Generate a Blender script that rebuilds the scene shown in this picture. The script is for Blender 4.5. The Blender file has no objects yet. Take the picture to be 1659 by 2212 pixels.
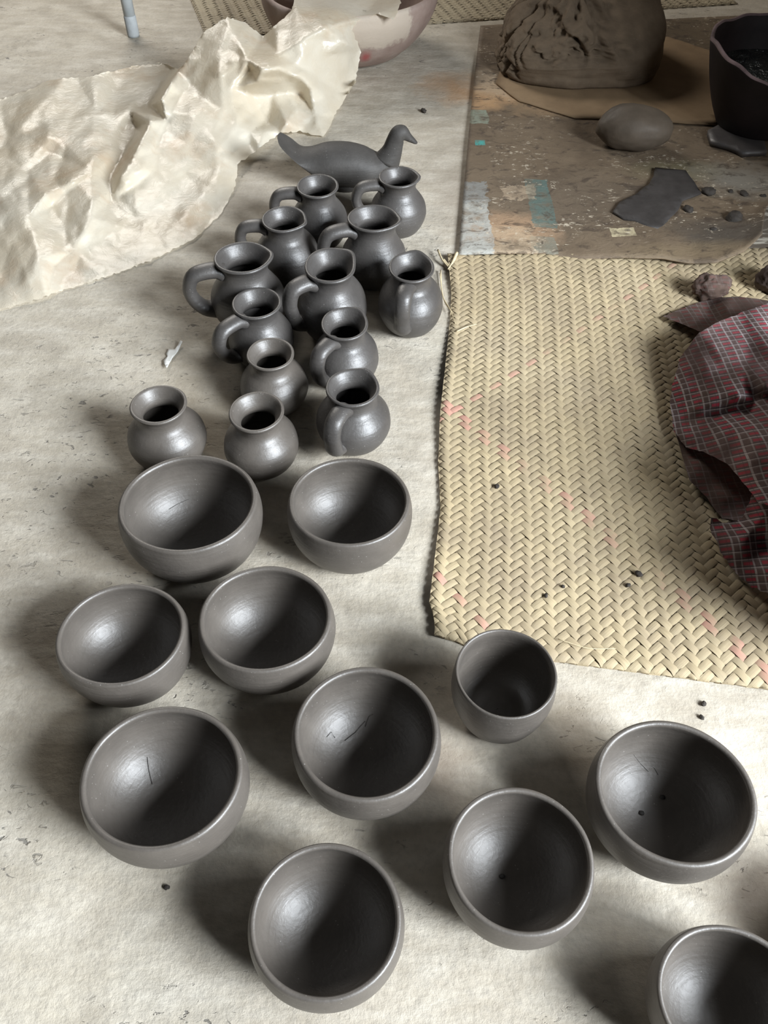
import bpy, bmesh, math, random
import numpy as np
from mathutils import Vector, Matrix, noise
from mathutils.geometry import delaunay_2d_cdt

# ------------------------------------------------------------------ camera
W, H, F = 1659.0, 2212.0, 1800.0
TH, RO, CZ = math.radians(49.8), math.radians(0.5), 1.0
C = bpy.context.scene.collection
cam = bpy.data.objects.new('camera', bpy.data.cameras.new('camera'))
C.objects.link(cam)
right = Vector((1, 0, 0)); up = Vector((0, math.sin(TH), math.cos(TH))); fwd = Vector((0, math.cos(TH), -math.sin(TH)))
cx = right * math.cos(RO) + up * math.sin(RO)
cy = -right * math.sin(RO) + up * math.cos(RO)
m = Matrix((cx, cy, -fwd)).transposed().to_4x4(); m.translation = (0, 0, CZ)
cam.matrix_world = m
cam.data.sensor_fit = 'VERTICAL'; cam.data.sensor_height = 24.0
cam.data.lens = 24.0 * F / H; cam.data.clip_start = .01
bpy.context.scene.camera = cam

# ------------------------------------------------------------------ light
def area(name, loc, target, sx, sy, power, col):
    l = bpy.data.lights.new(name, 'AREA'); l.shape = 'RECTANGLE'; l.size = sx; l.size_y = sy
    l.energy = power; l.color = col
    o = bpy.data.objects.new(name, l); C.objects.link(o); o.location = loc
    o.rotation_euler = (Vector(target) - Vector(loc)).to_track_quat('-Z', 'Y').to_euler()
    return o
area('doorway_daylight', (3.6, -1.8, 2.7), (0, .9, 0), 1.8, 1.9, 800, (.88, .94, 1.0))
area('side_window_daylight', (1.40, .28, 1.0), (0, .5, 0), .5, .55, 15, (.90, .95, 1.0))
area('rear_window_daylight', (-1.5, 4.7, 2.3), (0, 1.8, 0), 1.5, 1.2, 76, (1.0, .95, .88))
wd = bpy.data.worlds.new('world'); bpy.context.scene.world = wd; wd.use_nodes = True
wd.node_tree.nodes['Background'].inputs[0].default_value = (.95, .97, 1, 1)
wd.node_tree.nodes['Background'].inputs[1].default_value = .025
vs = bpy.context.scene.view_settings
bpy.context.scene.display_settings.display_device = 'sRGB'
vs.view_transform = 'Standard'; vs.look = 'None'; vs.gamma = 1; vs.use_curve_mapping = False
vs.exposure = 0.0

# ------------------------------------------------------------------ helpers
def P(u, v, z=0.0):
    a = (u - W / 2) / F; b = -(v - H / 2) / F
    d = cx * a + cy * b + fwd
    t = (z - CZ) / d.z
    return Vector((d.x * t, d.y * t, z))
def Q(pt):
    p = Vector(pt) - Vector((0, 0, CZ)); k = p.dot(fwd)
    return W / 2 + F * p.dot(cx) / k, H / 2 - F * p.dot(cy) / k

def mesh(name, verts, faces, mat=None, smooth=True, uv=None):
    me = bpy.data.meshes.new(name); me.from_pydata([tuple(v) for v in verts], [], faces)
    if smooth: me.polygons.foreach_set('use_smooth', [True] * len(me.polygons))
    if uv is not None:
        l = me.uv_layers.new(name='UVMap'); idx = np.empty(len(me.loops), int); me.loops.foreach_get('vertex_index', idx)
        l.data.foreach_set('uv', np.asarray(uv, float)[idx].ravel())
    if mat: me.materials.append(mat)
    me.update(); return me
def obj(name, me, parent=None, loc=None, label=None, cat=None, group=None, kind=None):
    o = bpy.data.objects.new(name, me); C.objects.link(o)
    if parent: o.parent = parent
    if loc is not None: o.location = loc
    for k, v in (('label', label), ('category', cat), ('group', group), ('kind', kind)):
        if v: o[k] = v
    return o
def catmull(pts, n=6):
    p = [np.array(q, float) for q in pts]; p = [2 * p[0] - p[1]] + p + [2 * p[-1] - p[-2]]; out = []
    for i in range(1, len(p) - 2):
        for k in range(n):
            t = k / n
            out.append(.5 * (2 * p[i] + (p[i + 1] - p[i - 1]) * t + (2 * p[i - 1] - 5 * p[i] + 4 * p[i + 1] - p[i + 2]) * t * t
                             + (3 * p[i] - p[i - 1] - 3 * p[i + 1] + p[i + 2]) * t ** 3))
    out.append(p[-2]); return out
def fix_normals(me):
    bm = bmesh.new(); bm.from_mesh(me); bmesh.ops.remove_doubles(bm, verts=bm.verts, dist=1e-6)
    bmesh.ops.recalc_face_normals(bm, faces=bm.faces); bm.to_mesh(me); bm.free(); return me
def lathe(name, prof, mat, seg=72, fn=None):
    vs_, fs = [], []
    for (r, z) in prof:
        for k in range(seg):
            a = 2 * math.pi * k / seg; rr, zz = (r, z) if fn is None else fn(a, r, z)
            vs_.append((rr * math.cos(a), rr * math.sin(a), zz))
    for i in range(len(prof) - 1):
        for k in range(seg):
            k2 = (k + 1) % seg
            fs.append((i * seg + k, i * seg + k2, (i + 1) * seg + k2, (i + 1) * seg + k))
    return fix_normals(mesh(name, vs_, fs, mat))
def tube(name, path, radii, mat, seg=14, wide=1.0, side=None, cap=True):
    """A swept tube; WIDE stretches the section along SIDE."""
    vs_, fs = [], []; n = len(path); path = [Vector(p) for p in path]
    for i, p in enumerate(path):
        t = (path[min(i + 1, n - 1)] - path[max(i - 1, 0)]).normalized()
        s = Vector(side) if side is not None else t.orthogonal()
        s = (s - t * s.dot(t)).normalized(); b = t.cross(s)
        for k in range(seg):
            a = 2 * math.pi * k / seg
            vs_.append(p + s * math.cos(a) * radii[i] * wide + b * math.sin(a) * radii[i])
    for i in range(n - 1):
        for k in range(seg):
            k2 = (k + 1) % seg; fs.append((i * seg + k, i * seg + k2, (i + 1) * seg + k2, (i + 1) * seg + k))
    if cap: fs += [tuple(range(seg))[::-1], tuple(range((n - 1) * seg, n * seg))]
    return mesh(name, vs_, fs, mat)
def nz(p, s=1.0, seed=0.0): return noise.noise(Vector(p) * s + Vector((seed * 7.1, seed * 3.3, seed * 5.7)))
def fbm(p, s, seed=0.0, o=4): return noise.fractal(Vector(p) * s + Vector((seed * 7.1, seed * 3.3, seed * 5.7)), 1.0, 2.0, o)

def lump(name, rad, mat, fn, nu=96, nv=56, flat=None):
    """A closed blob: FN(direction) scales the radii; FLAT cuts the underside level."""
    vv, ff = [], []
    for j in range(nv + 1):
        t = math.pi * j / nv
        for i in range(nu):
            a = 2 * math.pi * i / nu; d = Vector((math.sin(t) * math.cos(a), math.sin(t) * math.sin(a), math.cos(t)))
            f = fn(d); p = Vector((d.x * rad[0] * f, d.y * rad[1] * f, d.z * rad[2] * f))
            if flat is not None: p.z = max(p.z, -flat)
            vv.append(p)
    for j in range(nv):
        for i in range(nu):
            i2 = (i + 1) % nu; ff.append((j * nu + i, (j + 1) * nu + i, (j + 1) * nu + i2, j * nu + i2))
    return fix_normals(mesh(name, vv, ff, mat))

# ------------------------------------------------------------------ materials
class M:
    def __init__(s, name):
        s.m = bpy.data.materials.new(name); s.m.use_nodes = True; s.t = s.m.node_tree; s.n = s.t.nodes
        s.b = s.n['Principled BSDF']; s.out = s.n['Material Output']; s.co = s.n.new('ShaderNodeTexCoord')
    def new(s, typ, **k):
        n = s.n.new(typ)
        for a, v in k.items(): setattr(n, a, v)
        return n
    def put(s, sock, v):
        if v is None: return
        if hasattr(v, 'is_output'): s.t.links.new(v, sock)
        elif isinstance(v, (tuple, list)) and len(v) == 3 and sock.type == 'RGBA': sock.default_value = (*v, 1)
        else: sock.default_value = v
    def mapping(s, scale=(1, 1, 1), rot=(0, 0, 0), src='Object'):
        n = s.new('ShaderNodeMapping'); s.put(n.inputs[0], s.co.outputs[src])
        n.inputs['Scale'].default_value = scale; n.inputs['Rotation'].default_value = rot; return n.outputs[0]
    def noise(s, sc, det=5, rough=.55, vec=None, dist=0):
        n = s.new('ShaderNodeTexNoise'); s.put(n.inputs['Vector'], vec if vec is not None else s.co.outputs['Object'])
        n.inputs['Scale'].default_value = sc; n.inputs['Detail'].default_value = det
        n.inputs['Roughness'].default_value = rough; n.inputs['Distortion'].default_value = dist; return n.outputs['Fac']
    def ramp(s, fac, stops):
        n = s.new('ShaderNodeValToRGB'); s.put(n.inputs[0], fac); e = n.color_ramp.elements
        while len(e) < len(stops): e.new(.5)
        for q, (p, c) in zip(e, stops):
            q.position = p; q.color = (*(c if isinstance(c, tuple) else (c, c, c)), 1)
        return n.outputs[0]
    def math(s, op, a, b=None, c=None, clamp=False):
        n = s.new('ShaderNodeMath', operation=op, use_clamp=clamp); s.put(n.inputs[0], a); s.put(n.inputs[1], b); s.put(n.inputs[2], c); return n.outputs[0]
    def mix(s, fac, a, b, mode='MIX'):
        n = s.new('ShaderNodeMix', data_type='RGBA', blend_type=mode); s.put(n.inputs[0], fac); s.put(n.inputs[6], a); s.put(n.inputs[7], b); return n.outputs[2]
    def bump(s, h, strength, dist, prev=None):
        n = s.new('ShaderNodeBump'); s.put(n.inputs['Height'], h); n.inputs['Strength'].default_value = strength
        n.inputs['Distance'].default_value = dist; s.put(n.inputs['Normal'], prev); return n.outputs[0]
    def spot(s, c, r, soft, warp=None, src='Object', stretch=(1, 1)):
        """1 inside a blotch round C, 0 outside; WARP (a noise output) frays its outline."""
        v = s.new('ShaderNodeVectorMath', operation='SUBTRACT'); s.put(v.inputs[0], s.co.outputs[src]); v.inputs[1].default_value = (c[0], c[1], 0)
        q = s.new('ShaderNodeVectorMath', operation='MULTIPLY'); s.put(q.inputs[0], v.outputs[0]); q.inputs[1].default_value = (1 / stretch[0], 1 / stretch[1], 0)
        l = s.new('ShaderNodeVectorMath', operation='LENGTH'); s.put(l.inputs[0], q.outputs[0]); d = l.outputs['Value']
        if warp is not None: d = s.math('ADD', d, s.math('MULTIPLY', s.math('SUBTRACT', warp, .5), r * 1.6))
        n = s.new('ShaderNodeMapRange'); s.put(n.inputs[0], d); n.inputs[1].default_value = r; n.inputs[2].default_value = max(r - soft, 0)
        n.inputs[3].default_value = 0; n.inputs[4].default_value = 1; return n.outputs[0]
    def done(s, col=None, rough=None, normal=None, **k):
        s.put(s.b.inputs['Base Color'], col); s.put(s.b.inputs['Roughness'], rough); s.put(s.b.inputs['Normal'], normal)
        for a, v in k.items(): s.put(s.b.inputs[a.replace('_', ' ')], v)
        return s.m

def mat_floor():
    s = M('cement_floor')
    streak = s.noise(9, 6, .6, s.mapping((1, 3.2, 1), (0, 0, .55)))
    big = s.noise(2.3, 4, .55); mid = s.noise(14, 6, .65); fine = s.noise(130, 4, .6)
    c = s.ramp(big, [(.3, (.37, .325, .26)), (.5, (.46, .41, .33)), (.72, (.55, .50, .405))])
    c = s.mix(s.ramp(streak, [(.40, 0), (.68, .7)]), c, (.63, .585, .50))
    c = s.mix(s.ramp(mid, [(.45, 0), (.72, .7)]), c, (.32, .28, .22))
    c = s.mix(s.ramp(fine, [(.25, .35), (.55, 0)]), c, (.27, .25, .22))
    # pits and scuffs in the skim coat, gathered in patches
    pit = s.noise(46, 3, .6, s.mapping((1, 1.9, 1), (0, 0, .2)), 1.2); patch = s.noise(5, 2, .5)
    pm = s.math('MULTIPLY', s.ramp(pit, [(.62, 0), (.68, 1)]), s.math('MAXIMUM', s.ramp(patch, [(.53, 0), (.62, 1)]), s.spot(P(200, 950), .3, .22, s.noise(5, 3), stretch=(1, 1.4))))
    c = s.mix(s.math('MULTIPLY', pm, .8), c, (.15, .14, .125))
    wr = s.noise(12, 5, .6)
    for u, v, r, col, k, st in ((985, 190, .13, (.47, .27, .13), .75, (1, 1)), (1000, 430, .09, (.30, .25, .2), .5, (1, 2.6)), (945, 1640, .07, (.27, .20, .15), .5, (1, 1.2)),
                                (560, 430, .2, (.38, .33, .28), .35, (1.3, 1)), (450, 900, .13, (.36, .29, .2), .4, (1, 1.4)), (1230, 1560, .07, (.33, .25, .17), .4, (1, 1)),
                                (150, 1640, .08, (.30, .26, .19), .55, (1, 1.5)), (1640, 1950, .07, (.25, .18, .13), .5, (1, 1))):  # last spot paints in the shade cast by the bowl past the edge
        q = P(u, v); c = s.mix(s.math('MULTIPLY', s.spot(q, r, r * .9, wr, stretch=st), k), c, col)
    h = s.math('ADD', s.math('MULTIPLY', s.noise(38, 7, .7), 1.0), s.math('MULTIPLY', streak, .9))
    h = s.math('SUBTRACT', h, s.math('MULTIPLY', pm, .5))
    return s.done(c, .75, s.bump(h, .5, .006), Specular_IOR_Level=.3)
def mat_clay(name='unfired_clay', base=(.086, .075, .064), rough=.46, bump=.22, dry=.35, spec=.85):
    s = M(name)
    inf = s.new('ShaderNodeObjectInfo')
    n = s.noise(28, 5, .6); ring = s.noise(60, 3, .5, s.mapping((.25, .25, 3.2)))
    c = s.mix(s.ramp(n, [(.3, 0), (.75, 1)]), tuple(x * .82 for x in base), tuple(x * 1.22 for x in base))
    c = s.mix(s.math('MULTIPLY', inf.outputs['Random'], dry), c, tuple(x * 1.35 for x in base))
    grit = s.new('ShaderNodeTexVoronoi'); s.put(grit.inputs['Vector'], s.co.outputs['Object']); grit.inputs['Scale'].default_value = 170
    g = s.math('MULTIPLY', s.ramp(grit.outputs['Distance'], [(.06, 1), (.13, 0)]), s.ramp(s.noise(40, 2), [(.5, 0), (.62, 1)]))
    c = s.mix(s.math('MULTIPLY', g, .6), c, (.4, .38, .35))
    h = s.math('ADD', s.math('MULTIPLY', ring, .8), s.math('MULTIPLY', s.noise(180, 4, .6), .55))
    rg = s.math('ADD', s.math('MULTIPLY', s.noise(20, 4), .22), rough - .1)
    return s.done(c, rg, s.bump(h, bump, .003), Specular_IOR_Level=spec)
def mat_palm(name, c0, c1, dye=None, dark=1.0):
    s = M(name); inf = s.new('ShaderNodeObjectInfo')
    uv = s.new('ShaderNodeMapping'); s.put(uv.inputs[0], s.co.outputs['UV']); uv.inputs['Scale'].default_value = (30, 2.2, 1)
    off = s.new('ShaderNodeCombineXYZ'); s.put(off.inputs[1], s.math('MULTIPLY', inf.outputs['Random'], 50.)); s.put(uv.inputs['Location'], off.outputs[0])
    fib = s.noise(.5, 5, .7, uv.outputs[0])
    c = s.mix(s.ramp(fib, [(.28, 0), (.7, 1)]), c0, c1)
    c = s.mix(s.math('MULTIPLY', inf.outputs['Random'], .5), c, tuple(x * .66 for x in c1))
    c = s.mix(s.ramp(fib, [(.26, .85), (.42, 0)]), c, tuple(x * .40 for x in c0))
    grime = s.noise(9, 6, .65); c = s.mix(s.ramp(grime, [(.42, 0), (.70, .72)]), c, (.27, .215, .15))
    clean = s.noise(3.5, 4, .6); c = s.mix(s.ramp(clean, [(.5, 0), (.75, .45)]), c, (.60, .51, .345))
    if dye:
        c = s.mix(s.ramp(s.noise(7, 5, .75), [(.42, .02), (.60, .5)]), c, dye)
    return s.done(c, .62, s.bump(fib, .35, .002), Specular_IOR_Level=.3)
def mat_simple(name, c0, c1, sc=20, rough=.7, bump=.3, dist=.004, spec=.3, **k):
    s = M(name); n = s.noise(sc, 6, .62)
    return s.done(s.ramp(n, [(.3, c0), (.7, c1)]), rough, s.bump(s.noise(sc * 2.5, 6, .65), bump, dist), Specular_IOR_Level=spec, **k)

m_floor = mat_floor(); m_clay = mat_clay(); m_jug = mat_clay('damp_clay', (.058, .053, .049), .45, .26, .3, .75)
m_palm = mat_palm('palm_straw', (.33, .26, .155), (.52, .425, .27))
m_pink = mat_palm('palm_straw_pink', (.33, .26, .155), (.52, .425, .27), (.55, .20, .19))
m_palm2 = mat_palm('palm_straw_pale', (.36, .30, .20), (.52, .445, .31))
m_under = mat_simple('straw_underside', (.09, .07, .04), (.18, .14, .08), 60)

# ------------------------------------------------------------------ setting
fl = obj('floor', mesh('floor', [(-4, -2.5, 0), (4, -2.5, 0), (4, 6, 0), (-4, 6, 0)], [(0, 1, 2, 3)], m_floor, False), kind='structure')
def slab(name, lo, hi, mat):
    bm = bmesh.new(); bmesh.ops.create_cube(bm, size=1)
    for v in bm.verts: v.co = Vector([lo[i] + (v.co[i] + .5) * (hi[i] - lo[i]) for i in range(3)])
    me = bpy.data.meshes.new(name); bm.to_mesh(me); bm.free(); me.materials.append(mat); return me
m_shade_wall = mat_simple('shade_wall_plaster', (.16, .13, .10), (.24, .20, .16), 6, .9)
obj('added_shade_wall', slab('added_shade_wall', (1.5, .72, 0), (1.6, 4.6, 2.4), m_shade_wall), kind='structure')  # unseen wall, added to keep the doorway light off the far side

# ------------------------------------------------------------------ woven palm mats
def build_mat(name, label, corner, S, T, w, seed, mat, edge=None, pink=(), lift=None, group=None):
    """A 2/2 twill mat: corner(s,t) maps local metres to the ground; every palm strip is a part."""
    rnd = random.Random(seed)
    root = obj(name, None, label=label, cat='mat', loc=corner(S * .5, T * .5).xy.to_3d(), group=group)
    base = root.location.copy(); R2 = math.sqrt(2)
    def place(s, t, z):
        p = corner(s, t); q = Vector((p.x, p.y, 0)) - base
        q.z = z + (lift(s, t) if lift else 0); return q
    # backing under the weave, with an edge of its own
    nx, ny = 24, 30; vv, ff = [], []
    for lay in (.0012, .0):
        for j in range(ny + 1):
            for i in range(nx + 1):
                s = .004 + (S - .008) * i / nx; t = .004 + (T - .008) * j / ny
                vv.append(place(s, t, lay if lay > 0 else -.0 - (lift(s, t) if lift else 0) * .0 + .0004))
    n1 = (nx + 1) * (ny + 1)
    for j in range(ny):
        for i in range(nx):
            a = j * (nx + 1) + i; ff.append((a, a + 1, a + nx + 2, a + nx + 1)); ff.append((n1 + a, n1 + a + nx + 1, n1 + a + nx + 2, n1 + a + 1))
    ring = [i for i in range(nx)] + [nx + j * (nx + 1) for j in range(ny)] + [ny * (nx + 1) + nx - i for i in range(nx)] + [(ny - j) * (nx + 1) for j in range(ny)]
    for k in range(len(ring)):
        a, b = ring[k], ring[(k + 1) % len(ring)]; ff.append((a, n1 + a, n1 + b, b))
    obj('mat_underside', mesh('mat_underside', vv, ff, m_under), root)
    amp, zc, st = w * .155, w * .34, w / 2
    cross = ((-.49, -1.0), (-.30, .15), (0, .45), (.30, .15), (.49, -1.0))
    for fam in (0, 1):
        # family 0 runs along a=(s+t)/R2 at constant b=(t-s)/R2; family 1 the other way round
        lo, hi = (-S / R2, T / R2) if fam == 0 else (0, (S + T) / R2)
        for i in range(math.floor(lo / w), math.ceil(hi / w) + 1):
            c0 = (i + .5) * w; jit = rnd.uniform(-.03, .03) * w; wd_ = w * rnd.uniform(.95, 1.03); zj = rnd.uniform(-.06, .06) * w
            def rng(c):  # the stretch of the line inside the mat
                if fam == 0:   # s=(a-c)/R2, t=(a+c)/R2
                    return max(c, -c), min(S * R2 + c, T * R2 - c)
                return max(-c, c - S * R2), min(c, T * R2 - c)  # s=(c-b)/R2, t=(c+b)/R2
            l0, l1 = rng(min(max(c0, lo), hi))
            ok = [rng(c0 + jit + x * wd_) for x, _ in cross]
            g0 = min(q[0] for q in ok); g1 = max(q[1] for q in ok)
            if g1 - g0 < w * .8: continue
            k0, k1 = math.floor(g0 / st), math.ceil(g1 / st); vv, ff, uv = [], [], []
            def over(j):
                e = ((i - j) % 4 < 2) if fam == 0 else ((j - i) % 4 >= 2)
                return 1. if e else -1.
            bad = True
            for k in range(k0, k1 + 1):
                j = k // 2
                o = over(j) if k % 2 else .5 * (over(j) + over(j - 1))
                for (x, dz), (q0, q1) in zip(cross, ok):
                    c = c0 + jit + x * wd_ * (1 + .08 * nz((k * .21, i * 1.7, fam), 1)) + w * .06 * nz((k * .16, i * 2.3, fam * 9 + 4), 1); l = min(max(k * st, q0), q1) if q1 > q0 else .5 * (q0 + q1)
                    s, t = ((l - c) / R2, (l + c) / R2) if fam == 0 else ((c - l) / R2, (c + l) / R2)
                    s = min(max(s, 0), S); t = min(max(t, 0), T)
                    e = min(s, S - s, t, T - t) / (w * .9); dn = 0 if e > 1 else (1 - e) ** 2 * w * .38
                    vv.append(place(s, t, zc + zj * .3 + o * amp * (1 + .5 * nz((k * .37, i * 3.1, fam), 1)) + dz * w * .05 - dn)); uv.append((x + .5, k * st * 10))
            nr = k1 - k0 + 1
            for k in range(nr - 1):
                for x in range(4):
                    a = k * 5 + x; ff.append((a, a + 1, a + 6, a + 5))
            o_ = obj('palm_strip', mesh('palm_strip', vv, ff, m_pink if (fam, i) in pink else mat, True, uv), root)
    return root
def lerp_table(tab, x):
    xs = [q[0] for q in tab]; ys = [q[1] for q in tab]; return float(np.interp(x, xs, ys))
BL, BR, TL, TR = Vector((.0568, .612, 0)), Vector((.775, .502, 0)), Vector((.1395, 1.56, 0)), Vector((.90, 1.60, 0))
BL, TL = P(919, 1394), P(966, 556)
_es = [P(*q) for q in ((919, 1394), (925, 1320), (939, 1210), (951, 1100), (946, 1000), (950, 900), (961, 800), (971, 700), (975, 640), (966, 556))]
_et = []
for q in _es:
    d = TL - BL; t = (q - BL).dot(d) / d.length_squared; _et.append((t, (q - BL - d * t).x))
MS, MT = .73, .95
def corner_front(s, t):
    a, b = s / MS, t / MT
    p = BL.lerp(BR, a).lerp(TL.lerp(TR, a), b)
    p = p + Vector((lerp_table(_et, b) * (1 - a) ** 3, 0, 0))
    r = max(0, 1 - (a * a * 120 + b * b * 220)); p += Vector((.012, .012, 0)) * r
    return p
def lift_front(s, t):
    e = max(0, 1 - s / .05)
    return .0015 + .0012 * (1 + nz((s * 6, t * 6, 0))) + .007 * e * e * (.5 + .5 * math.sin(t * 14 + .6)) 
Wm = .0114
def strip_at(fam, u, v):
    q = P(u, v); best = None
    for i in range(60):
        for j in range(76):
            s, t = MS * i / 59, MT * j / 75; d = (corner_front(s, t) - q).length
            if best is None or d < best[0]: best = (d, s, t)
    _, s, t = best; c = (t - s) / math.sqrt(2) if fam == 0 else (t + s) / math.sqrt(2)
    return (fam, math.floor(c / Wm))
pinks = {strip_at(1, 1490, 1305), strip_at(1, 1050, 940), strip_at(1, 1110, 1000), strip_at(0, 1190, 760), strip_at(1, 960, 1290)}
mat_front = build_mat('palm_mat', 'large golden woven palm mat lying on the cement beside the jugs, plaid cloth on it', corner_front, MS, MT, Wm, 3, m_palm, pink=pinks, lift=lift_front)
B0, B1 = P(446, 84), P(1500, 16)
def corner_back(s, t):
    d = (B1 - B0).normalized(); n = Vector((-d.y, d.x, 0)) + Vector((-.12, 0, 0))
    return B0 + d * s + n * t
mat_back = build_mat('palm_mat', 'pale woven palm mat behind the reddish basin and the big clay lump', corner_back, (B1 - B0).length + .15, .44, .0117, 8, m_palm2, lift=lambda s, t: .001 + .003 * max(0, nz((s * 5, t * 5, 2))))

# ------------------------------------------------------------------ pots
RIM = {
 'A': [(126,1397),(276,1265),(393,1350),(240,1477)], 'B': [(436,1340),(592,1227),(709,1324),(569,1446)],
 'C': [(181,1682),(359,1532),(512,1630),(328,1831)], 'D': [(642,1594),(800,1446),(940,1584),(784,1724)],
 'E': [(262,1099),(419,987),(541,1042),(372,1189)], 'F': [(630,1088),(754,992),(879,1080),(752,1175)],
 'G': [(548,1973),(707,1828),(859,1987),(693,2158)], 'H': [(975,1843),(1125,1708),(1276,1862),(1141,2016)],
 'I': [(1295,1690),(1438,1563),(1625,1722),(1483,1864)], 'K': [(1430,2150),(1583,2009),(1745,2165),(1600,2330)],
 'cup': [(987,1447),(1083,1360),(1195,1434),(1099,1550)],
 'J1': [(283,873),(347,833),(399,877),(330,913)], 'J2': [(497,894),(558,846),(608,873),(543,930)],
 'J3': [(710,822),(771,797),(817,839),(767,875)], 'J4': [(535,770),(592,730),(633,759),(573,797)],
 'k1': [(643,401),(689,376),(729,401),(680,425)], 'k2': [(820,379),(859,359),(904,385),(859,403)],
 'k3': [(568,477),(613,445),(660,473),(608,499)], 'k4': [(753,473),(805,442),(860,477),(796,497)],
 'k5': [(470,573),(527,522),(583,549),(508,587)], 'k6': [(662,575),(715,535),(767,571),(707,608)],
 'k7': [(843,575),(890,544),(936,578),(885,607)], 'k8': [(504,651),(554,621),(605,654),(548,686)],
 'k9': [(696,699),(749,664),(792,690),(733,731)]}
def rim(name, k):
    """Centre, radius and height of a pot whose rim stands K radii above the floor."""
    z = .08
    for _ in range(12):
        p = np.array([P(u, v, z)[:2] for u, v in RIM[name]])
        sol = np.linalg.lstsq(np.c_[2 * p, np.ones(4)], (p ** 2).sum(1), rcond=None)[0]
        c = sol[:2]; r = math.sqrt(sol[2] + c @ c); z = k * r
    e = np.linalg.norm(p - c, axis=1) / r
    return Vector((c[0], c[1], 0)), r, z, (e[0] + e[2]) / 2, (e[1] + e[3]) / 2
def wobble(seed, r, sx, sy, amp=.012):
    def fn(a, q, z):
        f = 1 + amp * nz((math.cos(a) * 1.3, math.sin(a) * 1.3, z / r * .8), 1, seed)
        f *= math.sqrt((math.cos(a) * sx) ** 2 + (math.sin(a) * sy) ** 2)
        return q * f, z + amp * .7 * r * nz((math.cos(a), math.sin(a), 5), 1, seed + 3) * min(1, z / r)
    return fn
def bowl_profile(r):
    Ro, Ri, zc, h = 1.105, 1.015, -.36, 1.30
    p = []; a0 = math.asin((-.05 - zc) / Ro); a1 = math.asin((-h - zc + .03) / Ro)
    p.append((0, -h)); p.append((.30, -h)); p.append((Ro * math.cos(a1) - .06, -h))
    for k in range(21):
        a = a1 + (a0 - a1) * k / 20; p.append((Ro * math.cos(a), zc + Ro * math.sin(a)))
    ro = p[-1][0]; b0 = math.asin((-.05 - zc) / Ri); ri = Ri * math.cos(b0); mid, hw = (ro + ri) / 2, (ro - ri) / 2
    for k in range(1, 8):
        t = math.pi * k / 8; p.append((mid + hw * math.cos(t), -.05 + .05 * math.sin(t)))
    for k in range(25):
        a = b0 + (-math.pi / 2 - b0) * k / 24; p.append((max(Ri * math.cos(a), 0), zc + Ri * math.sin(a) * (.80 if a < 0 else 1)))
    return [(q * r, (z + h) * r) for q, z in p]
bowls = {
 'A': 'smallest grey clay bowl, outermost in the row behind the bowl with a scratch',
 'B': 'grey clay bowl in the middle of the bowls, just behind the tumbler’s neighbour bowl',
 'C': 'large grey clay bowl with a fine scratch inside, nearest the empty floor',
 'D': 'grey clay bowl beside the tall tumbler, with scribbled scratches inside',
 'E': 'widest grey clay bowl, touching the handleless jar that stands apart',
 'F': 'grey clay bowl in front of the jug with a small front handle',
 'G': 'grey clay bowl lowest in the photo that is seen whole, with bright sheen inside',
 'H': 'grey clay bowl between the lowest whole bowl and the cracked bowl',
 'I': 'grey clay bowl with cracks and a pit inside, below the free end of the mat',
 'K': 'grey clay bowl cut off by the bottom corner of the photo'}
m_scratch = mat_simple('scratched_clay', (.030, .028, .026), (.045, .042, .039), 60, .7)
SCRATCH = {'C': [[(318, 1635), (321, 1660), (329, 1694)]], 'D': [[(706, 1592), (716, 1581), (724, 1594)], [(745, 1600), (768, 1582), (789, 1558)], [(789, 1570), (797, 1548), (806, 1543)]],
           'I': [[(1365, 1625), (1382, 1648), (1401, 1667)], [(1406, 1654), (1414, 1660), (1422, 1674)], [(1386, 1756)], [(1431, 1722)]], 'H': [[(1085, 1893)]], 'E': [[(365, 1100), (385, 1088), (408, 1078)]]}
def inner_hit(u, v, c, r):
    d = (P(u, v) - Vector((0, 0, CZ))).normalized(); zc = .94 * r; t = (CZ - 1.25 * r) / -d.z
    for _ in range(4000):
        t += .0001; p = Vector((0, 0, CZ)) + d * t; q = p - c; q.z -= zc
        if q.z < 0: q.z /= .80
        if q.length > 1.012 * r: break
    return p - d * .0009
for i, (n, lab) in enumerate(bowls.items()):
    c, r, z, sx, sy = rim(n, 1.30)
    me = lathe('clay_bowl', bowl_profile(r), m_clay, 96, wobble(i + 1, r, sx, sy))
    o = obj('clay_bowl', me, loc=c, label=lab, cat='bowl', group='unfired clay bowls drying on the floor')
    for path in SCRATCH.get(n, ()):
        pts = [inner_hit(u, v, c, r) - c for u, v in path]
        if len(pts) > 1: obj('scratch', tube('scratch', pts, [.00028] * len(pts), m_scratch, 6), o)
        else: obj('pit', lump('pit', (.0032, .0026, .0016), m_scratch, lambda d: 1 + .4 * nz(d, 2, i), 12, 8), o, loc=pts[0])
me = lathe('clay_bowl', bowl_profile(.068), m_clay, 64, wobble(44, .068, 1, 1))
obj('clay_bowl', me, loc=(.54, .205, 0), label='grey clay bowl past the photo’s edge, its shadow falling into view', cat='bowl', group='unfired clay bowls drying on the floor')
c, r, z, sx, sy = rim('cup', 1.75)
pr = [(0, 0), (.45, 0), (.66, .015)] + [tuple(q) for q in catmull([(.74, .05), (.90, .35), (1.03, .8), (1.07, 1.2), (1.05, 1.55), (1.035, 1.68)], 5)]
pr += [(1.0 + .035 * math.cos(t), 1.70 + .05 * math.sin(t)) for t in (.4, .9, 1.57, 2.2, 2.8)]
pr += [tuple(q) for q in catmull([(.945, 1.64), (.965, 1.3), (.95, .9), (.85, .45), (.62, .17), (.3, .125), (.1, .12), (.0, .12)], 5)]
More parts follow.
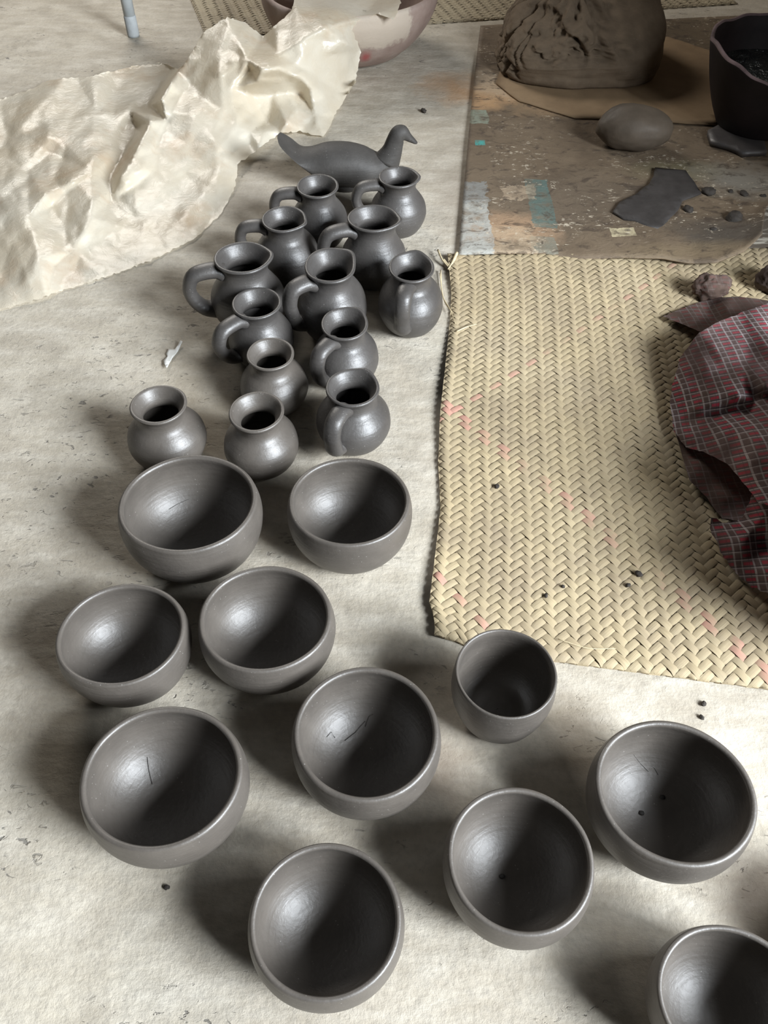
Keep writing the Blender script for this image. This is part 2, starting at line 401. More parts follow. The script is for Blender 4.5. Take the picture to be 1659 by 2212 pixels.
obj('clay_tumbler', lathe('clay_tumbler', [(max(q, 0) * r, zz * r) for q, zz in pr], m_clay, 96, wobble(31, r, sx, sy)), loc=c,
    label='tall straight-sided grey clay tumbler touching the bottom edge of the palm mat', cat='cup')

def jar_profile(r, b, HJ):
    def sz(z): return z if z > -.6 else -.6 + (z + .6) * (HJ - .6) / 2.4
    o = [(.72, -2.98), (b * .70, -2.86), (b * .88, -2.5), (b * .985, -2.1), (b, -1.8), (b * .945, -1.42), (b * .80, -1.08), (.955 + .12 * (b - 1.4), -.82), (.88, -.62), (.865, -.46), (.90, -.3), (.985, -.16), (1.05, -.085)]
    n = [(.90, -.05), (.83, -.14), (.73, -.3), (.665, -.46), (.67, -.62), (.80, -.85), (b * .78, -1.15), (b * .88, -1.7), (b * .82, -2.3), (.6, -2.75), (0, -2.86)]
    o = [(q, sz(z)) for q, z in o]; n = [(q, sz(z)) for q, z in n]
    p = [(0, -HJ), (.4, -HJ), (.64, -HJ)] + [tuple(q) for q in catmull(o, 5)]
    p += [(1.052, -.04), (1.025, -.008), (.985, 0), (.94, -.012)] + [tuple(q) for q in catmull(n, 5)]
    return [(max(q, 0) * r, (z + HJ) * r) for q, z in p]
def spout_fn(base, r, ang, k, hj):
    def fn(a, q, z):
        q, z = base(a, q, z); d = math.atan2(math.sin(a - ang), math.cos(a - ang)); t = min(max((z / r - hj + .65) / .6, 0), 1); t = t * t * (3 - 2 * t)
        lip = math.exp(-(d / .34) ** 2) - .22 * (math.exp(-((d - .75) / .35) ** 2) + math.exp(-((d + .75) / .35) ** 2))
        return q * (1 + k * t * lip), z + r * t * (.06 * math.exp(-(d / .35) ** 2))
    return fn
# name: belly ratio, handle angle or None, spout angle or None, spout strength, handle reach, label
jars = {
 'k1': (1.46, 182, None, 0, 1.0, 'small grey clay jug in front of the bird figure’s tail, handle to the side'),
 'k2': (1.46, 188, -8, .12, 1.05, 'small grey clay jug in front of the bird figure’s breast'),
 'k3': (1.52, 180, -28, .20, .95, 'grey clay jug with pinched spout, behind the jug nearest the plastic sheet'),
 'k4': (1.34, 196, -15, .20, 1.0, 'widest-mouthed grey clay jug, with pinched spout, between bird and the middle jug'),
 'k5': (1.42, 196, 5, .14, .98, 'grey clay jug with open loop handle standing nearest the plastic sheet'),
 'k6': (1.46, 216, 45, .14, .72, 'grey clay jug in the middle of the cluster with a thick curled handle'),
 'k7': (1.55, 258, 78, .12, .80, 'grey clay jug by the mat corner, strap handle straight down its front'),
 'k8': (1.43, 226, None, 0, 1.0, 'grey clay jug with a broad low handle, behind the handleless jar'),
 'k9': (1.50, 236, 58, .12, .85, 'grey clay jug with narrow angular handle, behind the last jug before the bowls'),
 'J3': (1.50, 247, 60, .10, .75, 'grey clay jug with small front handle, right behind a bowl at the head'),
 'J1': (1.50, None, None, 0, 0, 'grey clay jar without handle standing apart, touching the widest bowl'),
 'J2': (1.47, None, None, 0, 0, 'grey clay jar without handle between the two bowls at the head'),
 'J4': (1.54, None, None, 0, 0, 'grey clay jar without handle, behind the other two handleless jars')}
for i, (n, (b, ha, sa, sk, reach, lab)) in enumerate(jars.items()):
    hj = {'J1': 2.75, 'J2': 2.7, 'J3': 2.75, 'J4': 2.85, 'k9': 2.9, 'k8': 2.9}.get(n, 3.0)
    c, r, z, sx, sy = rim(n, hj)
    fn = wobble(i + 51, r, sx, sy, .018)
    if sa is not None: fn = spout_fn(fn, r, math.radians(sa), sk * .55, hj)
    me = lathe('body', jar_profile(r, b, hj), m_jug if ha is not None else m_clay, 72, fn)
    nm = 'clay_jug' if ha is not None else 'clay_jar'; grp = 'unfired clay jugs in a cluster' if ha is not None else 'handleless clay jars'
    if ha is None:
        me.name = nm; obj(nm, me, loc=c, label=lab, cat='jar', group=grp); continue
    root = obj(nm, None, loc=c, label=lab, cat='jug', group=grp)
    obj('body', me, root)
    a = math.radians(ha); d = Vector((math.cos(a), math.sin(a), 0)); s = Vector((-math.sin(a), math.cos(a), 0))
    pts = [(.80, 2.48), (1.15, 2.62), (1.15 + .72 * reach, 2.52), (1.12 + 1.02 * reach, 2.02), (1.12 + .92 * reach, 1.5), (b + .28 * reach, 1.08), (b - .16, .92)]
    path = [d * (q * r) + Vector((0, 0, (zz - 3 + hj if zz > 2 else zz * hj / 3) * r)) for q, zz in catmull(pts, 5)]
    rad = [r * (.255 + .05 * abs(2 * k / (len(path) - 1) - 1) ** 2) for k in range(len(path))]
    obj('handle', tube('handle', path, rad, m_jug, 16, 1.35, s), root)

# ------------------------------------------------------------------ clay bird
def loft(name, secs, mat, seg=28, n=5):
    """secs: (x, z, half_width, half_height, tilt): elliptic rings along a spine in the xz plane."""
    S = catmull(secs, n); vv, ff = [], []
    for (x, z, hw, hh, tilt) in S:
        for k in range(seg):
            a = 2 * math.pi * k / seg; y = hw * math.cos(a); q = hh * math.sin(a)
            vv.append((x - q * math.sin(tilt), y, z + q * math.cos(tilt)))
    for i in range(len(S) - 1):
        for k in range(seg):
            k2 = (k + 1) % seg; ff.append((i * seg + k, i * seg + k2, (i + 1) * seg + k2, (i + 1) * seg + k))
    ff += [tuple(range(seg))[::-1], tuple(range((len(S) - 1) * seg, len(S) * seg))]
    return fix_normals(mesh(name, vv, ff, mat))
m_bird = mat_clay('bird_clay', (.052, .048, .044), .6, .3, .1, .3)
bc = P(748, 402)
bird = obj('clay_bird', None, loc=bc, label='grey clay bird figure with raised tail and beak, standing behind the jugs', cat='figurine')
k = 1.0
obj('body', loft('body', [(-.148, .118, .014, .003, .9), (-.142, .112, .034, .006, .85), (-.122, .094, .045, .011, .75), (-.098, .072, .046, .020, .55), (-.070, .058, .046, .034, .25), (-.035, .055, .052, .046, .05),
                          (.005, .052, .054, .048, -.05), (.040, .048, .050, .044, 0), (.072, .048, .040, .037, .35), (.092, .056, .029, .030, .8), (.104, .074, .020, .023, 1.2)], m_bird), bird)
obj('head', loft('head', [(.095, .060, .027, .031, 1.1), (.107, .085, .020, .023, 1.25), (.113, .105, .0175, .020, 1.2), (.121, .121, .018, .019, .6), (.134, .123, .0145, .0155, -.1), (.146, .112, .010, .0085, -.35), (.158, .103, .007, .0045, -.45), (.163, .100, .003, .002, -.45)], m_bird), bird)
obj('foot', lathe('foot', [(0, 0), (.030, 0), (.034, .004), (.036, .02), (.038, .04), (0, .045)], m_bird, 40), bird, loc=(.0, 0, 0))
bird.rotation_euler = (0, 0, math.radians(3))

# ------------------------------------------------------------------ lumps
m_lump = mat_clay('raw_clay', (.140, .104, .070), .85, .5, 0, .25)
def lump_mesh():
    nu, nv, RX, RY, RZ = 240, 130, .232, .20, .15; vv, ff = [], []
    for j in range(nv + 1):
        t = math.pi * j / nv
        for i in range(nu):
            a = 2 * math.pi * i / nu; d = Vector((math.sin(t) * math.cos(a), math.sin(t) * math.sin(a), math.cos(t)))
            p = 3.2; f = (abs(d.x) ** p + abs(d.y) ** p + abs(d.z) ** p) ** (-1 / p) * (1 + .05 * fbm(d, 1.5, 4, 3))
            q = d * f; topw = min(max((d.z - .12) * 3, 0), 1) * min(max((.62 - q.x) * 2.2, 0), 1) * min(max((q.x + .95) * 3, 0), 1)
            # slanting gouges torn across the top
            w = q.x * .86 + q.y * .50; l = -q.x * .50 + q.y * .86
            n1 = nz((w * 5.0, l * 1.9, .3), 1, 2) + .35 * nz((w * 11, l * 4, 1), 1, 5); step_ = max(0, n1 + .2)
            f -= topw * (.34 * min(step_ * 2.2, .5) + .16 * abs(fbm(q, 4, 2, 4)))
            lw = min(max((-q.x - .52 + .25 * q.y) * 3, 0), 1)
            for sd, k, th in ((6, .16, .085), (13, .12, .06)):
                cr = abs(nz((q.x * 1.6, q.y * 2.1 - q.z * .7, q.z * .9), 1.2, sd)); f -= lw * k * max(0, 1 - cr / th)
            f -= lw * .05 * abs(fbm(q, 4, 8, 4))
            q = d * f; x, y, z = q.x * RX, q.y * RY, q.z * RZ
            z = max(z, -.085) + .085; u = min(max((q.y + 1) / 1.5, 0), 1); u = u * u * (3 - 2 * u)
            z *= .52 + .52 * u - .10 * max(0, q.x) * u
            z *= 1 - .30 * min(max((-q.x - .25) / .7, 0), 1); x += .10 * z / .25 * min(max(-q.x, 0), 1)
            vv.append((x, y, z))
    for j in range(nv):
        for i in range(nu):
            i2 = (i + 1) % nu; ff.append((j * nu + i, (j + 1) * nu + i, (j + 1) * nu + i2, j * nu + i2))
    return fix_normals(mesh('clay_lump', vv, ff, m_lump))
lc = P(1250, 204); lc.y += .19
obj('clay_lump', lump_mesh(), loc=lc + Vector((0.008, 0, .0155)),
    label='big raw clay lump with gouged top and cracked end on the stained board', cat='clay lump')
m_stone = mat_simple('smooth_stone', (.072, .057, .042), (.115, .09, .067), 14, .6, .25)
def f_stone(d): return 1 + .10 * d.x * -.4 - .28 * max(0, -d.x) ** 2 * (.4 + .6 * max(0, d.z + .3)) + .05 * fbm(d, 1.5, 3, 3)
sc = P(1362, 338)
so = obj('smooth_stone', lump('smooth_stone', (.098, .062, .052), m_stone, f_stone, 72, 44, .042), loc=sc + Vector((0, .035, .0555)),
         label='smooth brown egg-shaped stone lying on the stained board in front of the clay lump', cat='stone')
so.rotation_euler = (0, 0, math.radians(-12))

# ------------------------------------------------------------------ stained board and scraps on it
def coons(Lp, Rp, Bp, Tp, nx, ny, zf):
    """A patch between four pixel polylines on the ground; ZF gives the height."""
    def pl(pts, t):
        w = [P(*q) for q in pts]; L = [0]
        for a, b in zip(w, w[1:]): L.append(L[-1] + (b - a).length)
        t *= L[-1]; i = max(0, min(int(np.searchsorted(L, t)) - 1, len(w) - 2)); return w[i].lerp(w[i + 1], (t - L[i]) / max(L[i + 1] - L[i], 1e-9))
    vv, ff, uv = [], [], []
    for j in range(ny + 1):
        for i in range(nx + 1):
            a, b = i / nx, j / ny
            l, r, bo, to = pl(Lp, b), pl(Rp, b), pl(Bp, a), pl(Tp, a)
            p = l.lerp(r, a) + bo.lerp(to, b) - pl(Bp, 0).lerp(pl(Bp, 1), a).lerp(pl(Tp, 0).lerp(pl(Tp, 1), a), b)
            p.z = zf(a, b); vv.append(p); uv.append((a, b))
    for j in range(ny):
        for i in range(nx):
            k = j * (nx + 1) + i; ff.append((k, k + 1, k + nx + 2, k + nx + 1))
    return vv, ff, uv
def mat_board():
    s = M('clay_stained_board'); wr = s.noise(9, 6, .65); ws = s.noise(34, 5, .65)
    c = s.ramp(s.noise(7, 6, .65), [(.3, (.105, .076, .050)), (.5, (.158, .117, .077)), (.7, (.205, .155, .104))])
    def blot(u, v, r, col, k=.8, st=(1, 1), soft=.6, w=wr):
        nonlocal c
        c = s.mix(s.math('MULTIPLY', s.spot(P(u, v), r, r * soft, w, stretch=st), k), c, col)
    blot(1240, 225, .19, (.30, .205, .118), .9, (1.9, .55)); blot(1060, 215, .10, (.50, .31, .16), .8)
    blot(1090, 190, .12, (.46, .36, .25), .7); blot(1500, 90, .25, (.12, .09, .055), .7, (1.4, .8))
    blot(1260, 440, .16, (.125, .096, .068), .7, (1.6, 1)); blot(1110, 330, .12, (.165, .122, .08), .7, (1.4, .9))
    blot(1095, 505, .085, (.43, .28, .17), .8, (1.3, 1)); blot(1480, 380, .11, (.21, .18, .105), .75, (1.4, .6)); blot(1600, 400, .12, (.25, .235, .2), .8, (1, 1))
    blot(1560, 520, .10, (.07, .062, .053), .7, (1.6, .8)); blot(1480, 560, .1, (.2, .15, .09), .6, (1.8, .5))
    # the printed sheet underneath, worn through in rectangles
    def box(u0, v0, u1, v1, col, k, fray=.02):
        nonlocal c
        p0, p1 = P(u0, v1), P(u1, v0); se = s.new('ShaderNodeSeparateXYZ'); s.put(se.inputs[0], s.co.outputs['Object']); f = None
        jx = s.math('MULTIPLY', s.math('SUBTRACT', ws, .5), fray)
        for ax, lo, hi in ((0, min(p0.x, P(u0, v0).x), max(p1.x, P(u1, v1).x)), (1, p0.y, p1.y)):
            v = s.math('ADD', se.outputs[ax], jx)
            q = s.math('MULTIPLY', s.math('GREATER_THAN', v, lo), s.math('LESS_THAN', v, hi)); f = q if f is None else s.math('MULTIPLY', f, q)
        c = s.mix(s.math('MULTIPLY', s.math('MULTIPLY', f, s.ramp(ws, [(.30, .15), (.55, 1)])), k), c, col)
    box(985, 440, 1052, 575, (.40, .40, .365), .9, .03); box(990, 400, 1050, 445, (.25, .26, .25), .7, .05)
    box(1151, 396, 1180, 500, (.095, .15, .135), .85); box(1150, 520, 1198, 556, (.19, .19, .15), .7); box(1010, 244, 1052, 274, (.26, .30, .235), .8)
    box(1026, 311, 1046, 322, (.06, .36, .33), .9, .004); box(1320, 503, 1365, 522, (.55, .48, .31), .9, .01)
    box(1085, 410, 1150, 440, (.46, .36, .25), .6, .06); box(1068, 500, 1150, 556, (.44, .34, .23), .6, .05)
    flk = s.noise(62, 3, .7, s.mapping((1, 1.7, 1))); pat = s.noise(7.5, 3, .6)
    fm = s.math('MULTIPLY', s.ramp(flk, [(.60, 0), (.64, 1)]), s.ramp(pat, [(.47, 0), (.58, 1)]))
    c = s.mix(s.math('MULTIPLY', fm, .75), c, (.56, .49, .38))
    drk = s.noise(26, 6, .7, s.mapping((1, 1.6, 1), (0, 0, -.3)), .8)
    c = s.mix(s.math('MULTIPLY', s.ramp(drk, [(.53, 0), (.64, 1)]), .78), c, (.065, .047, .034))
    return s.done(c, .7, s.bump(s.math('ADD', drk, s.math('MULTIPLY', ws, .6)), .6, .005), Specular_IOR_Level=.35)
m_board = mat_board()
def z_board(a, b):
    e = (1 - b) ** 6
    return .0085 + e * (.004 * math.sin(a * 9) + .016 * max(0, 1 - abs(a - .62) / .3) + .03 * max(0, a - .72) / .28) + .002 * nz((a * 4, b * 4, 0))
vv, ff, uv = coons([(990, 557), (1000, 430), (1015, 260), (1030, 120), (1037, 62)], [(1632, 540), (1645, 470), (1720, 380), (1790, 200), (1800, 30)],
                   [(990, 557), (1100, 558), (1180, 556), (1250, 566), (1340, 568), (1430, 577), (1475, 584), (1540, 589), (1595, 572), (1632, 540)],
                   [(1037, 62), (1150, 54), (1430, 48), (1800, 30)], 90, 70, z_board)
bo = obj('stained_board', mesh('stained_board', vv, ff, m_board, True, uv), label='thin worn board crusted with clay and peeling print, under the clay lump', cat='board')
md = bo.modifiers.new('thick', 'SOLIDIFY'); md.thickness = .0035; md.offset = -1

def plate(name, px, z, th, mat, bow=0.0, step=.02, seed=0, curl=None):
    """A thin slab with the outline PX (pixels on the ground), gently bowed."""
    out = [P(*q) for q in px]; ctr = sum(out, Vector()) / len(out); R = max((q - ctr).length for q in out)
    dense = []
    for a, b in zip(out, out[1:] + out[:1]):
        n = max(1, int((b - a).length / step))
        for k in range(n):
            q = a.lerp(b, k / n); q += Vector((nz(q, 60, seed), nz(q, 60, seed + 1), 0)) * step * .12; dense.append(q)
    pts = [q.xy for q in dense]; nb = len(pts); x0, x1 = min(q.x for q in pts), max(q.x for q in pts); y0, y1 = min(q.y for q in pts), max(q.y for q in pts)
    x = x0
    while x < x1:
        y = y0
        while y < y1:
            pts.append(Vector((x, y))); y += step
        x += step
    r = delaunay_2d_cdt(pts, [(i, (i + 1) % nb) for i in range(nb)], [list(range(nb))], 1, 1e-5)
    vv = []
    for q in r[0]:
        d = (q - ctr.xy).length / R; h = z + bow * d * d + (curl(q) if curl else 0) + .0015 * nz((q.x * 20, q.y * 20, seed))
        vv.append(Vector((q.x, q.y, h)) - ctr)
    o_me = mesh(name, vv, [f for f in r[2]], mat); bm = bmesh.new(); bm.from_mesh(o_me)
    bmesh.ops.recalc_face_normals(bm, faces=bm.faces)
    if sum(f.normal.z for f in bm.faces) < 0: bmesh.ops.reverse_faces(bm, faces=bm.faces)
    bm.to_mesh(o_me); bm.free(); return o_me, ctr
def add_plate(name, px, z, th, mat, label, cat, **k):
    me, ctr = plate(name, px, z, th, mat, **k); o = obj(name, me, loc=ctr, label=label, cat=cat)
    d = o.modifiers.new('thick', 'SOLIDIFY'); d.thickness = th; d.offset = -1; return o
m_card = mat_simple('tan_cardboard', (.20, .136, .078), (.31, .215, .125), 9, .8, .3)
add_plate('cardboard_sheet', [(1070, 190), (1120, 228), (1190, 250), (1240, 264), (1330, 267), (1450, 274), (1548, 280), (1590, 225), (1560, 130), (1440, 90), (1200, 100), (1085, 140)], .0125, .003, m_card,
          'tan cardboard piece under the big clay lump, laid over the stained board', 'cardboard', step=.03, bow=.002)
mp = M('worn_print_paper'); mp.done(mp.mix(mp.ramp(mp.noise(30, 5, .7, mp.mapping((.35, 2.4, 1), (0, 0, -.45))), [(.52, 0), (.57, 1)]), (.13, .105, .08), (.46, .42, .35)), .8)
add_plate('printed_sheet', [(1570, 565), (1640, 560), (1760, 545), (1800, 330), (1640, 395), (1560, 480)], .0045, .001, mp.m, 'worn printed sheet under the rounded corner of the stained board', 'paper', step=.03)
m_slate = mat_simple('dark_leather', (.036, .032, .030), (.060, .054, .051), 25, .55, .3, spec=.4)
add_plate('dark_scrap', [(1411, 375), (1477, 380), (1496, 407), (1511, 431), (1472, 446), (1462, 466), (1445, 483), (1422, 510), (1390, 500), (1368, 489), (1344, 486), (1320, 471), (1334, 451), (1368, 434), (1398, 412), (1408, 394)],
          .017, .006, m_slate, 'flat dark grey leathery scrap with jagged outline on the stained board', 'scrap', bow=-.002)
add_plate('dark_shard', [(1523, 300), (1545, 288), (1600, 292), (1640, 310), (1650, 345), (1600, 349), (1570, 335), (1530, 325)], .024, .012, mat_clay('dark_slip', (.06, .053, .05), .5, .3, 0),
          'dark shard lying half under the dark bowl with liquid', 'shard', bow=-.002)
m_crumb = mat_simple('clay_crumb', (.03, .026, .022), (.06, .05, .042), 80, .75)
def crumb(u, v, r, z, label, seed, grp='clay crumbs', squash=.7):
    me = lump('clay_crumb', (r, r * .8, r * squash), m_crumb, lambda d: 1 + .35 * fbm(d, 1.6, seed, 3), 16, 10)
    o = obj('clay_crumb', me, loc=P(u, v) + Vector((0, 0, z + r * squash * .85)), label=label, cat='crumb', group=grp); o.rotation_euler = (0, 0, seed)
for i, (u, v, r, lab) in enumerate(((1581, 487, .021, 'largest black clay crumb, on the board near its rounded corner'), (1482, 466, .013, 'black crumb touching the dark leathery scrap'),
        (1526, 428, .016, 'black crumb off the pointed end of the dark leathery scrap'), (1574, 424, .007, 'tiny black crumb beyond the dark scrap, first of three in a line'),
        (1602, 431, .011, 'black crumb, middle one of three in a line beyond the dark scrap'), (1644, 437, .009, 'black crumb at the photo’s edge on the pale part of the board'),
        (1537, 510, .010, 'flat greenish-black crumb below the dark leathery scrap'))):
    crumb(u, v, r, .0095, lab, i + 1, 'clay crumbs on the board', .55)
for i, (u, v, r, lab) in enumerate(((1072, 1060, .0045, 'black crumb near the long free edge of the palm mat'), (1376, 1249, .0055, 'black crumb on the palm mat beside a pink strip'),
        (1353, 1273, .004, 'smaller black crumb on the palm mat below the pink-strip one'), (1177, 1295, .0035, 'small grey crumb on the palm mat above the tumbler'), (1214, 1275, .003, 'tiny brown crumb on the palm mat next to the grey one'))):
    crumb(u, v, r, .008, lab, i + 11, 'crumbs on the palm mat')
for i, (u, v, r, lab) in enumerate(((915, 243, .008, 'dark crumb on the bare cement between basin and board'), (361, 1918, .0035, 'dark crumb on the empty cement below the outermost bowl'),
        (1519, 1522, .004, 'dark crumb on the cement between mat and bowls'), (1515, 1551, .0035, 'dark crumb just behind the bowl with cracks inside'), (1468, 714 + 690, .003, 'dark speck on the free end of the palm mat'))[:4]):
    crumb(u, v, r, 0, lab, i + 21, 'crumbs on the cement')

# ------------------------------------------------------------------ basin, dark bowl, stool
def mat_basin():
    s = M('reddish_clay'); wr = s.noise(9, 6, .7)
    c = s.ramp(s.noise(10, 6, .65), [(.3, (.22, .15, .125)), (.55, (.30, .225, .19)), (.75, (.36, .29, .25))])
    z = s.new('ShaderNodeSeparateXYZ'); s.put(z.inputs[0], s.co.outputs['Object'])
    h = s.math('ADD', z.outputs[2], s.math('MULTIPLY', s.math('SUBTRACT', wr, .5), .13))
    dab = s.spot((.08, -.22), .12, .02, wr)
    c = s.mix(s.math('MULTIPLY', s.math('MULTIPLY', s.ramp(h, [(.085, 0), (.1, 1)]), dab), .9), c, (.50, .43, .35))
    c = s.mix(s.math('MULTIPLY', s.spot((.05, -.2), .022, .015, wr), s.ramp(z.outputs[2], [(.06, 1), (.1, 0)])), c, (.33, .09, .085))
    return s.done(c, .8, s.bump(s.noise(40, 6, .65), .35, .005))
pr = [(0, 0), (.10, 0), (.135, .004)] + catmull([(.16, .015), (.20, .05), (.232, .095), (.248, .135), (.25, .165)], 5) + [(.247, .172), (.241, .174), (.235, .17)] + catmull([(.232, .155), (.222, .11), (.19, .06), (.13, .03), (0, .024)], 5)
bs = obj('clay_basin', lathe('clay_basin', [(float(a), float(b)) for a, b in pr], mat_basin(), 96, wobble(77, .17, 1, 1, .02)), loc=(-.112, 2.63, 0),
    label='large reddish clay basin half covered by the crumpled plastic sheet', cat='basin')
m_dark = mat_simple('dark_red_slip', (.008, .005, .005), (.016, .010, .010), 16, .65, .2)
bd = obj('dark_bowl', None, loc=(.935, 2.135, .0165), label='deep dark maroon bowl with chipped rim and dark liquid, at the photo’s side', cat='bowl')
def f_dark(a, q, z):
    dip = .045 * math.exp(-((a - math.radians(262)) / .75) ** 2) + .008 * nz((math.cos(a) * 3, math.sin(a) * 3, 1))
    t = max(0, (z - .12) / .08); return q * (1 + .03 * nz((math.cos(a), math.sin(a), z * 5))), z - dip * t
pr = [(0, 0), (.07, 0)] + catmull([(.095, .006), (.118, .05), (.142, .11), (.158, .165), (.166, .198)], 6) + [(.164, .2025), (.1605, .2035), (.157, .2)] + catmull([(.152, .17), (.135, .11), (.11, .055), (.06, .025), (0, .02)], 6)
obj('body', lathe('body', [(float(a), float(b)) for a, b in pr], m_dark, 96, f_dark), bd)
def f_rim(a, q, z): return f_dark(a, q, z)
obj('worn_rim', lathe('worn_rim', [(.1662, .1985), (.1655, .2040), (.1608, .2055), (.1572, .2035), (.158, .1995)], mat_simple('worn_pinkish_rim', (.05, .033, .033), (.24, .17, .17), 14, .7), 96, f_rim), bd)
ml = M('dark_liquid'); ml_n = ml.noise(22, 4, .6, None, .8)
ml.done(ml.ramp(ml.noise(14, 4), [(.4, (.012, .014, .014)), (.7, (.035, .042, .04))]), .08, ml.bump(ml_n, 1.0, .05), Specular_IOR_Level=.6)
vv = [(0, 0, .13)] + [(.1405 * math.cos(2 * math.pi * k / 64), .1405 * math.sin(2 * math.pi * k / 64), .13) for k in range(64)]
obj('liquid', mesh('liquid', vv, [(0, k + 1, (k + 1) % 64 + 1) for k in range(64)], ml.m), bd)
m_metal = mat_simple('pale_grey_paint', (.34, .37, .38), (.44, .47, .48), 20, .5, .12)
sb = P(289, 78)
st = obj('metal_stool', None, loc=sb, label='pale grey metal stool leg standing on the cement beyond the plastic sheet', cat='stool')
obj('leg', tube('leg', [(0, 0, .02), (0, 0, .2), (0, .002, .44)], [.0168] * 3, m_metal, 28), st)
obj('leg_cap', tube('leg_cap', [(0, 0, 0), (0, 0, .006), (0, 0, .055), (0, 0, .058)], [.0172, .0180, .0178, .0168], mat_simple('scuffed_cap', (.33, .35, .36), (.42, .45, .46), 30, .6), 28), st)

# ------------------------------------------------------------------ sheets: plastic and cloth
def rbf(pts):
    a = np.array(pts, float); xy = a[:, :2] / 300.; n = len(a)
    def ker(d): return d
    K = ker(np.linalg.norm(xy[:, None] - xy[None], axis=2)) ; Pm = np.c_[np.ones(n), xy]
    A = np.block([[K - np.eye(n) * 1e-3, Pm], [Pm.T, np.zeros((3, 3))]])
    w = np.linalg.solve(A, np.r_[a[:, 2], 0, 0, 0])
    def f(u, v):
        q = np.array([u, v]) / 300.; d = np.linalg.norm(xy - q, axis=1); return float(w[:n] @ ker(d) + w[n] + w[n + 1:] @ q)
    return f
def inside(p, poly):
    c = False; x, y = p; j = len(poly) - 1
    for i in range(len(poly)):
        (xi, yi), (xj, yj) = poly[i], poly[j]
        if (yi > y) != (yj > y) and x < (xj - xi) * (y - yi) / (yj - yi) + xi: c = not c
        j = i
    return c
def sheet(name, poly, hf, step, jit, seed, mat, smooth, uvf=None, minz=.0025, ragged=0.0):
    rnd = random.Random(seed); out = []
    for a, b in zip(poly, poly[1:] + poly[:1]):
        n = max(1, int(math.dist(a, b) / step))
        for k in range(n):
            t = k / n; u, v = a[0] + (b[0] - a[0]) * t, a[1] + (b[1] - a[1]) * t
            out.append((u + rnd.uniform(-1, 1) * ragged, v + rnd.uniform(-1, 1) * ragged))
    pts = [Vector(q) for q in out]; nb = len(pts)
    x0, x1 = min(q[0] for q in poly), max(q[0] for q in poly); y0, y1 = min(q[1] for q in poly), max(q[1] for q in poly)
    v = y0; row = 0
    while v < y1:
        u = x0 + (row % 2) * step * .5
        while u < x1:
            q = (u + rnd.uniform(-1, 1) * jit * step, v + rnd.uniform(-1, 1) * jit * step)
            if inside(q, out) : pts.append(Vector(q))
            u += step
        v += step * .8; row += 1
    r = delaunay_2d_cdt(pts, [(i, (i + 1) % nb) for i in range(nb)], [list(range(nb))], 1, 1e-3)
    vv, uv = [], []
    for q in r[0]:
        p = P(q.x, q.y, max(minz, hf(q.x, q.y))); vv.append(p); uv.append(uvf(p) if uvf else (q.x / 300, q.y / 300))
    me = mesh(name, vv, [f for f in r[2]], mat, smooth, uv)
    bm = bmesh.new(); bm.from_mesh(me); bmesh.ops.recalc_face_normals(bm, faces=bm.faces)
    if sum(f.normal.z * f.calc_area() for f in bm.faces) < 0: bmesh.ops.reverse_faces(bm, faces=bm.faces)
    bm.to_mesh(me); bm.free(); return me
def tin(pts):
    """Piecewise-linear surface through (u, v, h): flat facets meeting in straight creases."""
    vc, _, fc, *_r = delaunay_2d_cdt([Vector(q[:2]) for q in pts], [], [], 0, 1e-4)
    orig = _r[0]; h = np.array([pts[o[0]][2] for o in orig]); X = np.array([(q.x, q.y) for q in vc]); T = np.array([list(f) for f in fc])
    A, B_, Cc = X[T[:, 0]], X[T[:, 1]], X[T[:, 2]]; v0, v1 = B_ - A, Cc - A; den = v0[:, 0] * v1[:, 1] - v0[:, 1] * v1[:, 0]
    def f(u, v):
        d0, d1 = u - A[:, 0], v - A[:, 1]
        b = (d0 * v1[:, 1] - d1 * v1[:, 0]) / den; c = (v0[:, 0] * d1 - v0[:, 1] * d0) / den
        i = int(np.argmax(np.minimum(np.minimum(b, c), 1 - b - c)))
        t = T[i]; return float(h[t[0]] * (1 - b[i] - c[i]) + h[t[1]] * b[i] + h[t[2]] * c[i])
    return f
def crumpler(seed, n, box, amp):
    rnd = random.Random(seed); p = []
    for _ in range(n * 3):
        q = (rnd.uniform(box[0], box[2]), rnd.uniform(box[1], box[3])); g = .45 * math.sqrt((box[2] - box[0]) * (box[3] - box[1]) / n)
        if all((q[0] - w[0]) ** 2 + (q[1] - w[1]) ** 2 > g * g for w in p): p.append((q[0], q[1], rnd.uniform(-1, 1) * amp))
        if len(p) >= n: break
    return tin(p)
def mat_plastic():
    s = M('old_cream_plastic')
    c = s.ramp(s.noise(5, 5, .6), [(.35, (.74, .655, .51)), (.6, (.80, .745, .625))])
    c = s.mix(s.ramp(s.noise(6.5, 5, .65, s.mapping((1, 1, 1), (0, 0, 1))), [(.54, 0), (.74, .6)]), c, (.62, .44, .28))
    dirt = s.noise(24, 5, .7); c = s.mix(s.ramp(dirt, [(.66, 0), (.74, .5)]), c, (.33, .28, .22))
    bm_ = s.bump(s.noise(50, 5, .65, None, .8), .35, .004)
    s.done(c, .30, bm_, Specular_IOR_Level=.6)
    tr = s.new('ShaderNodeBsdfTranslucent'); s.put(tr.inputs[0], c); s.put(tr.inputs[1], bm_)
    mx = s.new('ShaderNodeMixShader'); mx.inputs[0].default_value = .36
    s.t.links.new(s.b.outputs[0], mx.inputs[1]); s.t.links.new(tr.outputs[0], mx.inputs[2]); s.t.links.new(mx.outputs[0], s.out.inputs[0]); return s.m
